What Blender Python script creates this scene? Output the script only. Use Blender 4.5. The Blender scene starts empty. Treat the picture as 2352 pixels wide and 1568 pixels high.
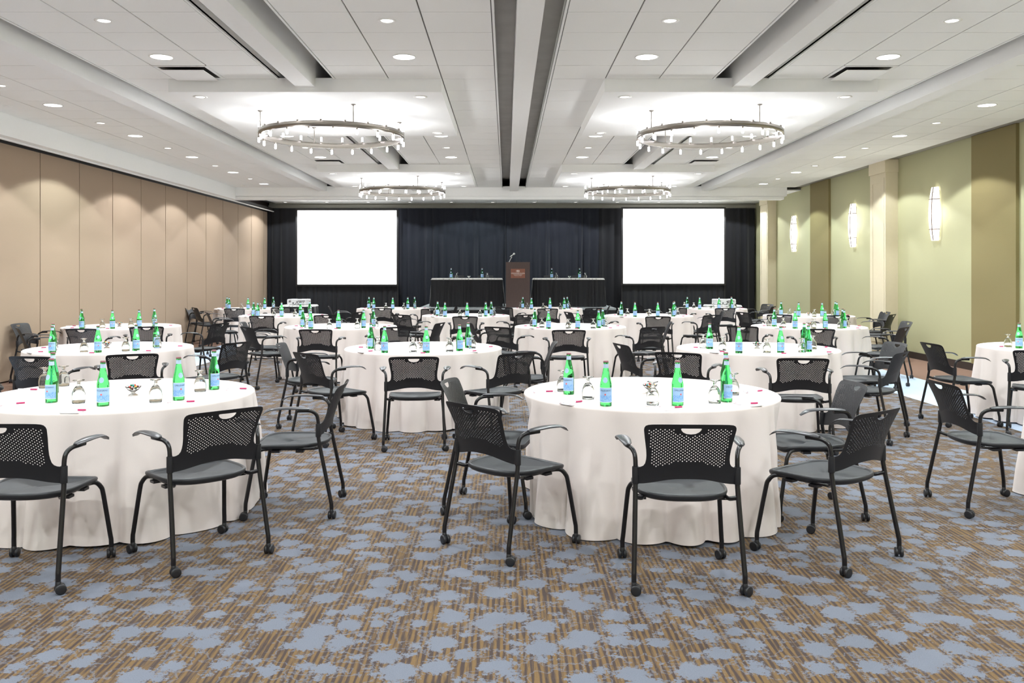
import bpy, math, random
from mathutils import Vector, Matrix
from mathutils.geometry import delaunay_2d_cdt

SC = bpy.context.scene
COL = SC.collection
R = math.radians
PI = math.pi

# ------------------------------------------------------------------ camera
CAM_H = 1.535
cam_d = bpy.data.cameras.new('camera')
cam = bpy.data.objects.new('camera', cam_d)
COL.objects.link(cam)
cam.location = (0, 0, CAM_H)
cam.rotation_euler = (PI / 2, 0, 0)
cam_d.sensor_fit = 'HORIZONTAL'
cam_d.sensor_width = 36.0
cam_d.lens = 1980 / 2352 * 36
cam_d.shift_x = (1176 - 1163) / 2352
cam_d.shift_y = (630 - 784) / 2352
cam_d.clip_start = 0.05
cam_d.clip_end = 200
SC.camera = cam

# ------------------------------------------------------------------ world, exposure
world = bpy.data.worlds.new('world')
SC.world = world
world.use_nodes = True
world.node_tree.nodes['Background'].inputs[0].default_value = (0.6, 0.65, 0.7, 1)
world.node_tree.nodes['Background'].inputs[1].default_value = 0.05
vs = SC.view_settings
vs.view_transform = 'Standard'
vs.look = 'None'
vs.gamma = 1
vs.use_curve_mapping = False
vs.exposure = 0.42
cy = SC.cycles
cy.max_bounces = 7
cy.diffuse_bounces = 4
cy.glossy_bounces = 3
cy.transmission_bounces = 7
cy.transparent_max_bounces = 8
cy.caustics_reflective = False
cy.caustics_refractive = False
cy.sample_clamp_indirect = 4
cy.use_denoising = True
cy.use_light_tree = True
cy.use_adaptive_sampling = True
cy.adaptive_threshold = 0.2
cy.adaptive_min_samples = 16

# light strengths (watts) used by the lamp builders below
P_SIDE, P_LARGE, P_SMALL, P_UP, P_DOWN, P_SCONCE = 178, 152, 55, .12, 11.0, 8.0

# ------------------------------------------------------------------ materials
def lin(c):
    def f(v):
        v /= 255.0
        return v / 12.92 if v <= 0.04045 else ((v + 0.055) / 1.055) ** 2.4
    return (f(c[0]), f(c[1]), f(c[2]), 1.0)

MATS = {}
class NT:
    def __init__(s, m):
        m.use_nodes = True
        s.t = m.node_tree
        s.b = s.t.nodes['Principled BSDF']
    def n(s, typ, **kw):
        nd = s.t.nodes.new(typ)
        for k, v in kw.items():
            setattr(nd, k, v)
        return nd
    def l(s, a, b):
        s.t.links.new(a, b)
    def math(s, op, a, b=None, c=None):
        nd = s.n('ShaderNodeMath', operation=op)
        for i, v in enumerate((a, b, c)):
            if v is None: continue
            if isinstance(v, (int, float)): nd.inputs[i].default_value = v
            else: s.l(v, nd.inputs[i])
        return nd.outputs[0]
    def mix(s, f, a, b):
        nd = s.n('ShaderNodeMix', data_type='RGBA')
        for i, v in ((0, f), (6, a), (7, b)):
            if isinstance(v, (int, float)): nd.inputs[i].default_value = v
            elif isinstance(v, tuple): nd.inputs[i].default_value = v
            else: s.l(v, nd.inputs[i])
        return nd.outputs[2]
    def noise(s, vec, scale, detail=2, rough=0.5, dims='3D'):
        nd = s.n('ShaderNodeTexNoise', noise_dimensions=dims)
        nd.inputs['Scale'].default_value = scale
        nd.inputs['Detail'].default_value = detail
        nd.inputs['Roughness'].default_value = rough
        if vec is not None: s.l(vec, nd.inputs['Vector'])
        return nd
    def bump(s, h, strength=0.2, dist=0.01):
        nd = s.n('ShaderNodeBump')
        nd.inputs['Strength'].default_value = strength
        nd.inputs['Distance'].default_value = dist
        s.l(h, nd.inputs['Height'])
        s.l(nd.outputs[0], s.b.inputs['Normal'])

def mat(name, rgb, rough=0.6, metal=0.0, spec=0.5, var=0.06, nscale=40.0, bump=0.0, stretch=None, coat=0.0, sheen=0.0):
    """plain surface with a slight procedural variation of tone and relief"""
    if name in MATS: return MATS[name]
    m = bpy.data.materials.new(name)
    t = NT(m)
    tc = t.n('ShaderNodeTexCoord')
    vec = tc.outputs['Object']
    if stretch:
        mp = t.n('ShaderNodeMapping')
        mp.inputs['Scale'].default_value = stretch
        t.l(vec, mp.inputs['Vector']); vec = mp.outputs[0]
    ns = t.noise(vec, nscale, 3)
    c = lin(rgb)
    lo = tuple(max(0, v * (1 - var)) for v in c[:3]) + (1,)
    hi = tuple(min(1, v * (1 + var)) for v in c[:3]) + (1,)
    t.l(t.mix(ns.outputs[0], lo, hi), t.b.inputs['Base Color'])
    t.b.inputs['Roughness'].default_value = rough
    t.b.inputs['Metallic'].default_value = metal
    t.b.inputs['Specular IOR Level'].default_value = spec
    t.b.inputs['Coat Weight'].default_value = coat
    t.b.inputs['Sheen Weight'].default_value = sheen
    if bump: t.bump(ns.outputs[0], bump)
    MATS[name] = m
    return m

def emis(name, rgb, strength):
    m = bpy.data.materials.new(name)
    t = NT(m)
    tc = t.n('ShaderNodeTexCoord')
    ns = t.noise(tc.outputs['Object'], 3, 1)
    c = lin(rgb)
    t.l(t.mix(ns.outputs[0], tuple(v * .98 for v in c[:3]) + (1,), c), t.b.inputs['Emission Color'])
    t.b.inputs['Base Color'].default_value = (0.8, 0.8, 0.8, 1)
    t.b.inputs['Emission Strength'].default_value = strength
    m.cycles.emission_sampling = 'NONE'
    MATS[name] = m
    return m

def glass(name, rgb, ior, rough=0.0):
    m = bpy.data.materials.new(name)
    t = NT(m)
    tc = t.n('ShaderNodeTexCoord')
    ns = t.noise(tc.outputs['Object'], 12, 1)
    c = lin(rgb)
    t.l(t.mix(ns.outputs[0], tuple(v * .94 for v in c[:3]) + (1,), c), t.b.inputs['Base Color'])
    t.b.inputs['Transmission Weight'].default_value = 1.0
    t.b.inputs['IOR'].default_value = ior
    t.b.inputs['Roughness'].default_value = rough
    MATS[name] = m
    return m

def carpet_mat():
    m = bpy.data.materials.new('flower_carpet')
    t = NT(m)
    geo = t.n('ShaderNodeNewGeometry')
    pos = geo.outputs['Position']
    # striped ground running down the room
    mp = t.n('ShaderNodeMapping'); mp.inputs['Scale'].default_value = (1, 0.05, 0)
    t.l(pos, mp.inputs['Vector'])
    sx = t.n('ShaderNodeSeparateXYZ'); t.l(pos, sx.inputs[0])
    s1 = t.noise(mp.outputs[0], 60, 3, 0.7)
    wv = t.math('SINE', t.math('MULTIPLY', sx.outputs[0], 2 * PI / 0.027))
    s2 = t.math('MULTIPLY_ADD', wv, 0.11, s1.outputs[0])
    rs = t.n('ShaderNodeValToRGB')
    e = rs.color_ramp.elements
    e[0].position = 0.42; e[0].color = lin((52, 37, 33))
    e[1].position = 0.58; e[1].color = lin((114, 87, 44))
    t.l(s2, rs.inputs[0])
    mpf = t.n('ShaderNodeMapping'); mpf.inputs['Scale'].default_value = (1, 0.25, 0)
    t.l(pos, mpf.inputs['Vector'])
    fine = t.noise(mpf.outputs[0], 260, 2, 0.8)
    ground = t.mix(t.math('MULTIPLY', fine.outputs[0], 0.45), rs.outputs[0], lin((52, 39, 36)))
    # flowers: ragged patches of two sizes
    wob = t.noise(pos, 34, 5, 0.8)
    sub = t.n('ShaderNodeVectorMath', operation='SUBTRACT'); sub.inputs[1].default_value = (.5, .5, .5)
    t.l(wob.outputs['Color'], sub.inputs[0])
    scl = t.n('ShaderNodeVectorMath', operation='SCALE'); scl.inputs['Scale'].default_value = 0.18
    t.l(sub.outputs[0], scl.inputs[0])
    add = t.n('ShaderNodeVectorMath', operation='ADD')
    t.l(pos, add.inputs[0]); t.l(scl.outputs[0], add.inputs[1])
    def patch(scale, lo, hi, off):
        mo = t.n('ShaderNodeMapping'); mo.inputs['Location'].default_value = off
        t.l(add.outputs[0], mo.inputs['Vector'])
        v = t.n('ShaderNodeTexVoronoi', voronoi_dimensions='2D', feature='F1')
        v.inputs['Scale'].default_value = scale
        v.inputs['Randomness'].default_value = 0.85
        t.l(mo.outputs[0], v.inputs['Vector'])
        sep = t.n('ShaderNodeSeparateColor'); t.l(v.outputs['Color'], sep.inputs[0])
        thr = t.math('MULTIPLY_ADD', sep.outputs[0], hi - lo, lo)
        return t.math('LESS_THAN', v.outputs['Distance'], thr)
    pa = patch(5.2, 0.20, 0.40, (0, 0, 0))
    pb = patch(9.5, -.02, 0.33, (3.3, 1.7, 0))
    both = t.math('MAXIMUM', pa, pb)
    # thin stems
    st = t.noise(pos, 7.5, 3, 0.6)
    d = t.math('ABSOLUTE', t.math('SUBTRACT', st.outputs[0], 0.5))
    stem = t.math('MULTIPLY', t.math('LESS_THAN', d, 0.018), t.math('GREATER_THAN', fine.outputs[0], 0.42))
    mask = t.math('MAXIMUM', both, t.math('MULTIPLY', stem, 0.55))
    pile = t.noise(pos, 260, 4, 0.8)
    blue = t.mix(pile.outputs[0], lin((60, 67, 80)), lin((128, 133, 145)))
    t.l(t.mix(mask, ground, blue), t.b.inputs['Base Color'])
    t.b.inputs['Roughness'].default_value = 0.85
    t.b.inputs['Specular IOR Level'].default_value = 0.25
    t.b.inputs['Sheen Weight'].default_value = 0.10
    t.b.inputs['Sheen Tint'].default_value = (1, .96, .9, 1)
    t.bump(t.math('ADD', pile.outputs[0], t.math('MULTIPLY', both, 0.8)), 0.25, 0.004)
    MATS['flower_carpet'] = m
    return m

def cloth_mat(name, rgb):
    m = bpy.data.materials.new(name)
    t = NT(m)
    tc = t.n('ShaderNodeTexCoord')
    a = t.noise(tc.outputs['Object'], 320, 2, 0.7)
    b = t.noise(tc.outputs['Object'], 5, 3)
    c = lin(rgb)
    k = t.math('MULTIPLY_ADD', a.outputs[0], 0.6, t.math('MULTIPLY', b.outputs[0], 0.4))
    t.l(t.mix(k, tuple(v * .93 for v in c[:3]) + (1,), tuple(min(1, v * 1.05) for v in c[:3]) + (1,)), t.b.inputs['Base Color'])
    t.b.inputs['Roughness'].default_value = 0.8
    t.b.inputs['Specular IOR Level'].default_value = 0.25
    t.b.inputs['Sheen Weight'].default_value = 0.15
    t.bump(k, 0.12, 0.004)
    MATS[name] = m
    return m

def mesh_seat_mat():
    m = bpy.data.materials.new('seat_weave')
    t = NT(m)
    tc = t.n('ShaderNodeTexCoord')
    ck = t.n('ShaderNodeTexChecker'); ck.inputs['Scale'].default_value = 300
    ck.inputs[1].default_value = lin((18, 20, 22)); ck.inputs[2].default_value = lin((44, 49, 53))
    t.l(tc.outputs['Object'], ck.inputs['Vector'])
    t.l(ck.outputs[0], t.b.inputs['Base Color'])
    t.b.inputs['Roughness'].default_value = 0.55
    t.bump(ck.outputs[1], 0.3, 0.001)
    MATS['seat_weave'] = m
    return m

def label_mat():
    m = bpy.data.materials.new('bottle_label')
    t = NT(m)
    tc = t.n('ShaderNodeTexCoord')
    sep = t.n('ShaderNodeSeparateXYZ'); t.l(tc.outputs['Object'], sep.inputs[0])
    ns = t.noise(tc.outputs['Object'], 160, 3, 0.7)
    base = t.mix(ns.outputs[0], lin((138, 178, 224)), lin((172, 206, 238)))
    low = t.math('MULTIPLY', t.math('LESS_THAN', sep.outputs[2], 0.066), t.math('GREATER_THAN', ns.outputs[0], 0.5))
    c1 = t.mix(t.math('MULTIPLY', low, 0.7), base, lin((84, 152, 220)))
    edge = t.math('MAXIMUM', t.math('LESS_THAN', sep.outputs[2], 0.0265), t.math('GREATER_THAN', sep.outputs[2], 0.1085))
    t.l(t.mix(edge, c1, lin((226, 234, 240))), t.b.inputs['Base Color'])
    t.b.inputs['Roughness'].default_value = 0.5
    MATS['bottle_label'] = m
    return m

def drape_mat(name, rgb, rough=.8):
    m = mat(name, rgb, rough, 0, 0.25, 0.25, 30, 0.1, (6, 6, .5), sheen=0.35)
    return m

M_TILE = mat('tile_white', (243, 244, 241), 0.9, 0, 0.2, 0.025, 90, 0.08)
M_PAINT = mat('ceiling_paint', (243, 244, 242), 0.8, 0, 0.2, 0.015, 20)
M_GRID = mat('grid_grey', (120, 120, 117), 0.7)
M_PLENUM = mat('plenum_grey', (205, 203, 199), 0.9, 0, 0.2, 0.15, 4)
M_DARK = mat('track_dark', (38, 35, 33), 0.6)
M_GREYTRIM = mat('grey_trim', (150, 148, 138), 0.6)
M_PANEL = mat('panel_fabric', (164, 144, 124), 0.85, 0, 0.2, 0.07, 60, 0.1, (10, 10, .6))
M_SEAM = mat('seam_dark', (50, 36, 32), 0.7)
M_WALLR = mat('wall_vinyl', (172, 170, 134), 0.7, 0, 0.3, 0.05, 50, 0.08, (6, 6, .4))
M_ACOUST = mat('acoustic_brown', (132, 121, 84), 0.85, 0, 0.2, 0.1, 120, 0.15)
M_PILAST = mat('pilaster_cream', (206, 196, 168), 0.7, 0, 0.3, 0.03, 15)
M_BASEB = mat('baseboard_brown', (46, 36, 32), 0.5)
M_BACKW = mat('back_wall', (70, 66, 60), 0.8)
M_REARW = mat('rear_wall', (205, 198, 180), 0.8)
M_CARPET = carpet_mat()
M_BLUEB = mat('border_blue', (182, 198, 218), 0.85, 0, 0.2, 0.16, 60, 0.15, (.4, 4, 1))
M_BROWNB = mat('border_brown', (128, 102, 88), 0.85, 0, 0.2, 0.22, 40, 0.15, (.5, 5, 1))
M_CLOTH = cloth_mat('ivory_linen', (222, 211, 205))
M_WHITECL = cloth_mat('white_linen', (240, 240, 238))
M_PLASTIC = mat('chair_plastic', (28, 28, 31), 0.45, 0, 0.4, 0.08, 200)
M_SEATRIM = mat('seat_rim', (34, 35, 38), 0.42, 0, 0.5, 0.05, 100)
M_WEAVE = mesh_seat_mat()
M_TUBE = mat('black_tube', (22, 21, 23), 0.22, 0, 0.5, 0.05, 50)
M_ARM = mat('arm_pad', (52, 52, 55), 0.32, 0, 0.5, 0.05, 50)
M_CAST = mat('caster_black', (30, 30, 33), 0.4, 0, 0.5, 0.05, 50)
M_NICKEL = mat('brushed_nickel', (138, 132, 124), 0.3, 1.0, 0.5, 0.06, 14, 0, (1, 1, 60))
M_STEEL = mat('steel', (200, 200, 200), 0.3, 1.0)
M_TUBEL = emis('candle_glow', (244, 242, 255), 9.0)
M_DISC = emis('downlight_glow', (255, 254, 250), 5.0)
M_SPOTL = emis('spot_glow', (255, 252, 244), 2.6)
M_SCONCE = emis('sconce_glow', (255, 250, 240), 2.2)
M_SCREEN = emis('screen_added_glow', (255, 255, 255), 1.6)  # reflecting screen is no light source; its brightness is put in as glow
M_STRAP = mat('bronze_strap', (96, 70, 58), 0.5, 0.3)
M_TRIMW = mat('trim_white', (240, 240, 236), 0.4)
M_GREEN = glass('green_glass', (96, 226, 128), 1.30)
M_CLEAR = glass('clear_glass', (250, 253, 250), 1.45)
M_CAPRED = mat('cap_red', (140, 92, 98), 0.4, 0.3)
M_NECKL = mat('neck_label', (186, 208, 232), 0.5, 0, 0.5, 0.12, 220)
M_MEDAL = mat('medallion', (168, 196, 224), 0.5, 0, 0.5, 0.2, 160)
M_LABEL = label_mat()
M_INK = mat('ink_navy', (22, 42, 76), 0.6)
M_STARR = mat('star_red', (232, 84, 70), 0.6)
M_PAPER = mat('paper_white', (246, 245, 248), 0.7, 0, 0.3, 0.01, 10)
M_PRINT = mat('paper_print', (150, 108, 112), 0.7)
M_PENW = mat('pen_white', (232, 230, 240), 0.35)
M_PENC = mat('pen_burgundy', (176, 38, 92), 0.35)
M_CANDY = [mat('candy_red', (206, 58, 46), 0.25), mat('candy_green', (34, 132, 84), 0.25), mat('candy_gold', (226, 176, 70), 0.25),
           mat('candy_teal', (70, 160, 160), 0.25), mat('candy_white', (236, 232, 222), 0.25), mat('candy_maroon', (110, 34, 40), 0.25)]
M_DRAPE = drape_mat('drape_navy', (19, 23, 34))
M_DRAPEK = drape_mat('drape_black', (13, 14, 19))
M_SKIRT = drape_mat('skirt_black', (25, 26, 30), 0.6)
M_STAGE = mat('stage_deck', (150, 156, 158), 0.8, 0, 0.2, 0.1, 80, 0.1)
M_WOOD = mat('walnut', (86, 70, 66), 0.5, 0, 0.4, 0.2, 8, 0.05, (12, 12, 1))
M_PLAQUE = mat('plaque_copper', (142, 92, 74), 0.5, 0.2)
M_LETTER = mat('letter_white', (240, 232, 226), 0.6)
M_PROJ = mat('projector_white', (226, 226, 228), 0.45)
M_PORT = mat('port_dark', (50, 48, 50), 0.6)
M_CABLE = mat('cable_black', (24, 23, 24), 0.5)
M_CHROME = mat('mic_chrome', (226, 230, 228), 0.35, 0.6)

# ------------------------------------------------------------------ mesh helpers
class MB:
    def __init__(s): s.v, s.f, s.sm = [], [], []
    def add(s, vs, fs, smooth=False, M=None):
        o = len(s.v)
        s.v += [tuple(M @ Vector(p)) for p in vs] if M is not None else [tuple(p) for p in vs]
        s.f += [tuple(i + o for i in f) for f in fs]
        s.sm += [smooth] * len(fs)
        return s
    def box(s, a, b, M=None):
        x0, y0, z0 = a; x1, y1, z1 = b
        v = [(x0, y0, z0), (x1, y0, z0), (x1, y1, z0), (x0, y1, z0), (x0, y0, z1), (x1, y0, z1), (x1, y1, z1), (x0, y1, z1)]
        return s.add(v, [(3, 2, 1, 0), (4, 5, 6, 7), (0, 1, 5, 4), (1, 2, 6, 5), (2, 3, 7, 6), (3, 0, 4, 7)], False, M)
    def lathe(s, prof, n=24, M=None, smooth=True, c0=True, c1=True):
        v, f = [], []
        for r, z in prof:
            v += [(r * math.cos(2 * PI * i / n), r * math.sin(2 * PI * i / n), z) for i in range(n)]
        for k in range(len(prof) - 1):
            for i in range(n):
                j = (i + 1) % n
                f.append((k * n + i, k * n + j, (k + 1) * n + j, (k + 1) * n + i))
        s.add(v, f, smooth, M)
        if c0: s.add(v[:n], [tuple(range(n))[::-1]], False, M)
        if c1: s.add(v[-n:], [tuple(range(n))], False, M)
        return s
    def tube(s, pts, r, n=10, sub=4, M=None, rads=None):
        P = [Vector(p) for p in pts]
        if sub > 1 and len(P) > 2:
            Q, rr = [], []
            for i in range(len(P) - 1):
                p0 = P[max(i - 1, 0)]; p1 = P[i]; p2 = P[i + 1]; p3 = P[min(i + 2, len(P) - 1)]
                for k in range(sub):
                    t = k / sub
                    Q.append(0.5 * ((2 * p1) + (p2 - p0) * t + (2 * p0 - 5 * p1 + 4 * p2 - p3) * t * t + (3 * p1 - p0 - 3 * p2 + p3) * t ** 3))
                    rr.append((rads[i] * (1 - t) + rads[i + 1] * t) if rads else r)
            Q.append(P[-1]); rr.append(rads[-1] if rads else r)
        else:
            Q, rr = P, (rads or [r] * len(P))
        v, f = [], []
        d = (Q[1] - Q[0]).normalized()
        up = Vector((0, 0, 1)) if abs(d.z) < .9 else Vector((1, 0, 0))
        a = d.cross(up).normalized()
        for i, q in enumerate(Q):
            d = (Q[min(i + 1, len(Q) - 1)] - Q[max(i - 1, 0)]).normalized()
            a = (a - d * a.dot(d)).normalized()
            b = d.cross(a)
            for k in range(n):
                an = 2 * PI * k / n
                v.append(q + (a * math.cos(an) + b * math.sin(an)) * rr[i])
        for i in range(len(Q) - 1):
            for k in range(n):
                j = (k + 1) % n
                f.append((i * n + k, i * n + j, (i + 1) * n + j, (i + 1) * n + k))
        s.add(v, f, True, M)
        s.add(v[:n], [tuple(range(n))[::-1]], False, M)
        s.add(v[-n:], [tuple(range(n))], False, M)
        return s
    def loft(s, loops, smooth=True, cap0=False, cap1=False, closed=True):
        n = len(loops[0]); v, f = [], []
        for L in loops: v += list(L)
        for k in range(len(loops) - 1):
            for i in range(n if closed else n - 1):
                j = (i + 1) % n
                f.append((k * n + i, k * n + j, (k + 1) * n + j, (k + 1) * n + i))
        s.add(v, f, smooth)
        if cap0: s.add(loops[0], [tuple(range(n))[::-1]])
        if cap1: s.add(loops[-1], [tuple(range(n))])
        return s
    def mesh(s, name, m):
        me = bpy.data.meshes.new(name)
        me.from_pydata(s.v, [], s.f)
        me.polygons.foreach_set('use_smooth', s.sm)
        if m: me.materials.append(m)
        me.update()
        return me
    def build(s, name, m, parent=None, loc=(0, 0, 0), rz=0.0):
        return link(name, s.mesh(name, m), parent, loc, rz)

def link(name, me, parent=None, loc=(0, 0, 0), rz=0.0):
    o = bpy.data.objects.new(name, me)
    COL.objects.link(o)
    if parent is not None: o.parent = parent
    o.location = loc
    if rz: o.rotation_euler = (0, 0, rz)
    return o

def empty(name, loc=(0, 0, 0), rz=0.0):
    return link(name, None, None, loc, rz)

def tag(o, label, cat, group=None):
    o['label'] = label
    o['category'] = cat
    if group: o['group'] = group
    return o

def struct(o):
    o['kind'] = 'structure'
    return o

def copy_tree(o, parent=None):
    c = o.copy(); COL.objects.link(c)
    if parent is not None: c.parent = parent
    for ch in KIDS.get(o.name, ()):
        copy_tree(ch, c)
    return c
KIDS = {}
def remember(o):
    ch = [x for x in o.children]
    KIDS[o.name] = ch
    for x in ch: remember(x)

def text_mesh(body, size, depth=0.0004, space=1.0):
    cu = bpy.data.curves.new('lettering', 'FONT')
    cu.body = body; cu.size = size; cu.align_x = 'CENTER'; cu.extrude = depth; cu.resolution_u = 2
    cu.space_character = space
    ob = bpy.data.objects.new('lettering_tmp', cu)
    COL.objects.link(ob)
    dg = bpy.context.evaluated_depsgraph_get()
    me = bpy.data.meshes.new_from_object(ob.evaluated_get(dg))
    bpy.data.objects.remove(ob); bpy.data.curves.remove(cu)
    return me

# ------------------------------------------------------------------ room sizes
Y0, YB = -3.0, 26.2               # wall behind the camera, wall behind the drapes
XL, XR = -7.1, 7.45
ZC = 3.705                        # face of the ceiling tiles
T = 0.61

# ------------------------------------------------------------------ floor
floor = struct(MB().box((-5.2, Y0, -.06), (5.03, YB, 0)).build('floor', M_CARPET))
for a, b in ((-6.18, -5.2), (5.03, 6.08)):
    MB().box((a, Y0, -.06), (b, YB, 0)).build('blue_border', M_BLUEB, floor)
for a, b in ((XL - .1, -6.18), (6.08, XR + .1)):
    MB().box((a, Y0, -.06), (b, YB, 0)).build('brown_border', M_BROWNB, floor)

# ------------------------------------------------------------------ walls
struct(MB().box((XL - .1, YB, -.06), (XR + .1, YB + .1, 4.3)).build('wall_back', M_BACKW))
struct(MB().box((XL - .1, Y0 - .1, -.06), (XR + .1, Y0, 4.3)).build('wall_front', M_REARW))
wl = struct(MB().box((XL - .2, Y0, -.06), (XL - .055, YB, 4.3)).build('wall_left', M_SEAM))
pm = MB()
pm.box((-.05, .010, .02), (0, 1.199, 3.385))
panel_me = pm.mesh('panel', M_PANEL)
y = 13.13 - 1.209 * 13
while y < 25.6:
    link('panel', panel_me, wl, (XL, y, 0))
    y += 1.209
wr = struct(MB().box((XR, Y0, -.06), (XR + .12, YB, 4.3)).build('wall_right', M_WALLR))
struct(MB().box((XR - .015, Y0, 0), (XR, 16.4, .12)).box((XR - .015, 17.1, 0), (XR, 23.8, .12)).build('baseboard_right', M_BASEB))
for (a, b) in ((5.25, 6.45), (12.52, 13.72), (19.8, 21.0)):
    MB().box((XR - .05, a, .121), (XR, b, 3.73)).build('acoustic_panel', M_ACOUST, wr)
for yc in (9.1, 16.4, 23.8):
    p = MB()
    x0 = XR - .235
    p.box((x0, yc, 0), (XR, yc + .7, 3.9))
    p.box((x0 - .02, yc - .02, 3.48), (XR, yc + .72, 3.72))
    p.box((x0 - .012, yc - .012, 0), (XR, yc + .712, .14))
    # raised frame of the inset panel on the room side
    for (ya, yb, za, zb) in ((.06, .64, 3.30, 3.38), (.06, .64, .22, .30), (.06, .13, .30, 3.30), (.57, .64, .30, 3.30)):
        p.box((x0 - .008, yc + ya, za), (x0, yc + yb, zb))
    p.build('pilaster', M_PILAST, wr)

# ------------------------------------------------------------------ ceiling
ceil = struct(MB().box((XL - .1, Y0, 3.94), (XR + .1, YB, 4.3)).build('ceiling', M_PLENUM))
SLOTS = [(-4.87, -4.28), (-2.53, -1.92), (-.10, .48), (2.31, 2.91), (4.68, 5.25)]
edges = [-6.75] + [v for s in SLOTS for v in s] + [7.2]
FIELDS = [(edges[2 * i], edges[2 * i + 1]) for i in range(6)]
PANELS = [(xa, xa + 3.03, ya, ya + 3.05) for ya in (2.1, 9.57, 17.05) for xa in (-3.75, 1.09)]
YS = 21.5                         # face of the cross soffit
for fi, (a, b) in enumerate(FIELDS):
    g = MB().box((a, Y0, ZC + .012), (b, YS, ZC + .03))
    g.build('ceiling_grid', M_GRID, ceil)
    up = MB()
    if fi > 0: up.box((a, Y0, ZC - .004), (a + .02, YS, ZC + .09))
    if fi < 5: up.box((b - .02, Y0, ZC - .004), (b, YS, ZC + .09))
    up.build('slot_edge', M_PAINT, ceil)
def covered(xa, xb, ya, yb):
    return any(xa >= p[0] - .01 and xb <= p[1] + .01 and ya >= p[2] - .01 and yb <= p[3] + .01 for p in PANELS)
rest = MB()
DIFF = [(-3.69, -3.11, 8.96), (3.5, 4.09, 8.96), (-3.69, -3.11, 16.28), (3.5, 4.09, 16.28)]
nt = 0
for fi, (a, b) in enumerate(FIELDS):
    a2 = a + (.022 if fi > 0 else 0); b2 = b - (.022 if fi < 5 else 0)
    w = (b2 - a2) / 3
    me = MB().box((.007, .0045, 0), (w - .007, T - .0045, .012)).mesh('ceiling_tile', M_TILE)
    for k in range(-21, 20):
        ya = 9.57 + T * k
        yb = min(ya + T, YS)
        if yb - ya < .1: continue
        for c in range(3):
            xa = a2 + c * w
            if covered(xa, xa + w, ya, yb): continue
            if any(abs(xa - d[0]) < .12 and abs(ya - d[2]) < .12 for d in DIFF): continue
            if 6.4 < ya < 15.1 and nt < 300:
                link('ceiling_tile', me, ceil, (xa, ya, ZC)); nt += 1
            else:
                rest.box((xa + .004, ya + .003, ZC), (xa + w - .004, yb - .003, ZC + .012))
for k in range(24):
    xa = -6.9 + .6 * k
    for r in range(7):
        rest.box((xa + .004, 21.82 + .61 * r, 3.66), (xa + .596, min(21.82 + .61 * r + .604, 25.9), 3.672))
o = rest.build('ceiling_tile_field', M_TILE, ceil); o['kind'] = 'stuff'
MB().box((XL, 21.8, 3.675), (XR, YB, 3.7)).build('ceiling_grid', M_GRID, ceil)
for (a, b) in SLOTS:
    m = (a + b) / 2
    MB().box((m - .105, Y0, 3.61), (m + .105, YS, 3.938)).build('beam', M_PAINT, ceil)
for (xa, xb, ya, yb) in PANELS:
    MB().box((xa, ya, 3.56), (xb, yb, ZC + .01)).build('dropped_panel', M_PAINT, ceil)
MB().box((-6.9, Y0, 3.405), (-6.75, YS, ZC + .03)).box((-6.94, Y0, 3.388), (-6.895, YB, 3.408)).build('side_soffit', M_PAINT, ceil)
MB().box((XL - .05, Y0, 3.43), (-6.94, 25.8, 3.5)).box((XL - .05, Y0, 3.388), (XL + .004, 25.8, 3.43)).build('panel_track', M_DARK, ceil)
MB().box((-6.9, YS, 3.49), (7.0, YS + .3, ZC + .03)).box((-6.9, YS + .03, 3.475), (6.97, YS + .3, 3.49)).box((-6.9, YS + .005, 3.405), (6.93, YS + .3, 3.475)).build('cross_soffit', M_PAINT, ceil)
MB().box((XL, 25.72, 3.50), (XR, 25.9, 3.60)).box((XL, 25.8, 3.6), (XR, 25.95, 3.68)).build('drape_rail', M_GREYTRIM, ceil)
MB().box((7.2, Y0, ZC + .03), (XR, YB, ZC + .2)).build('cove_block', M_GREYTRIM, ceil)

# air diffusers
for i, (xa, xb, ya) in enumerate(DIFF):
    d = empty('air_diffuser', ((xa + xb) / 2, ya + T / 2, ZC))
    tag(d, 'square white plaque air diffuser in %s ceiling bay, %s of the room' %
        (('near left', 'near right', 'far left', 'far right')[i], ('front' , 'front', 'back', 'back')[i]), 'air vent', 'air diffusers in the ceiling')
    MB().box((-.285, -.3, .004), (.285, .3, .012)).build('cavity_shade', M_DARK, d)  # flat dark sheet, its colour standing in for shade behind the plaque
    f = MB()
    for q in ((-.285, -.3, .285, -.262), (-.285, .262, .285, .3), (-.285, -.262, -.247, .262), (.247, -.262, .285, .262)):
        f.box((q[0], q[1], -.004), (q[2], q[3], .006))
    f.build('frame', M_PAINT, d)
    MB().box((-.225, -.235, -.036), (.225, .235, -.028)).build('plaque', M_PAINT, d)

# ------------------------------------------------------------------ downlights
big_trim = MB().lathe([(.118, .002), (.12, -.004), (.108, -.007), (.104, -.003)], 28, c0=False, c1=False).mesh('trim_ring', M_TRIMW)
big_lens = MB().lathe([(.106, -.001), (.105, -.004)], 28).mesh('lens', M_DISC)
sm_trim = MB().lathe([(.078, .002), (.08, -.004), (.058, -.008), (.052, -.002)], 24, c0=False, c1=False).mesh('trim_ring', M_TRIMW)
sm_lens = MB().lathe([(.054, -.001), (.05, -.004)], 24).mesh('lens', M_SPOTL)
def lamp(name, typ, loc, watts, color, size, parent=None, spot=None, blend=.2):
    L = bpy.data.lights.new(name, typ)
    L.energy = watts; L.color = color; L.shadow_soft_size = size
    if spot: L.spot_size = R(spot); L.spot_blend = blend
    ob = bpy.data.objects.new(name, L); COL.objects.link(ob)
    ob.location = loc
    if parent: ob.parent = parent
    return ob
LCOL = [(.905, .96, 1), (.915, .965, 1), (.86, .985, .97), (.93, .97, 1)]
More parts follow.
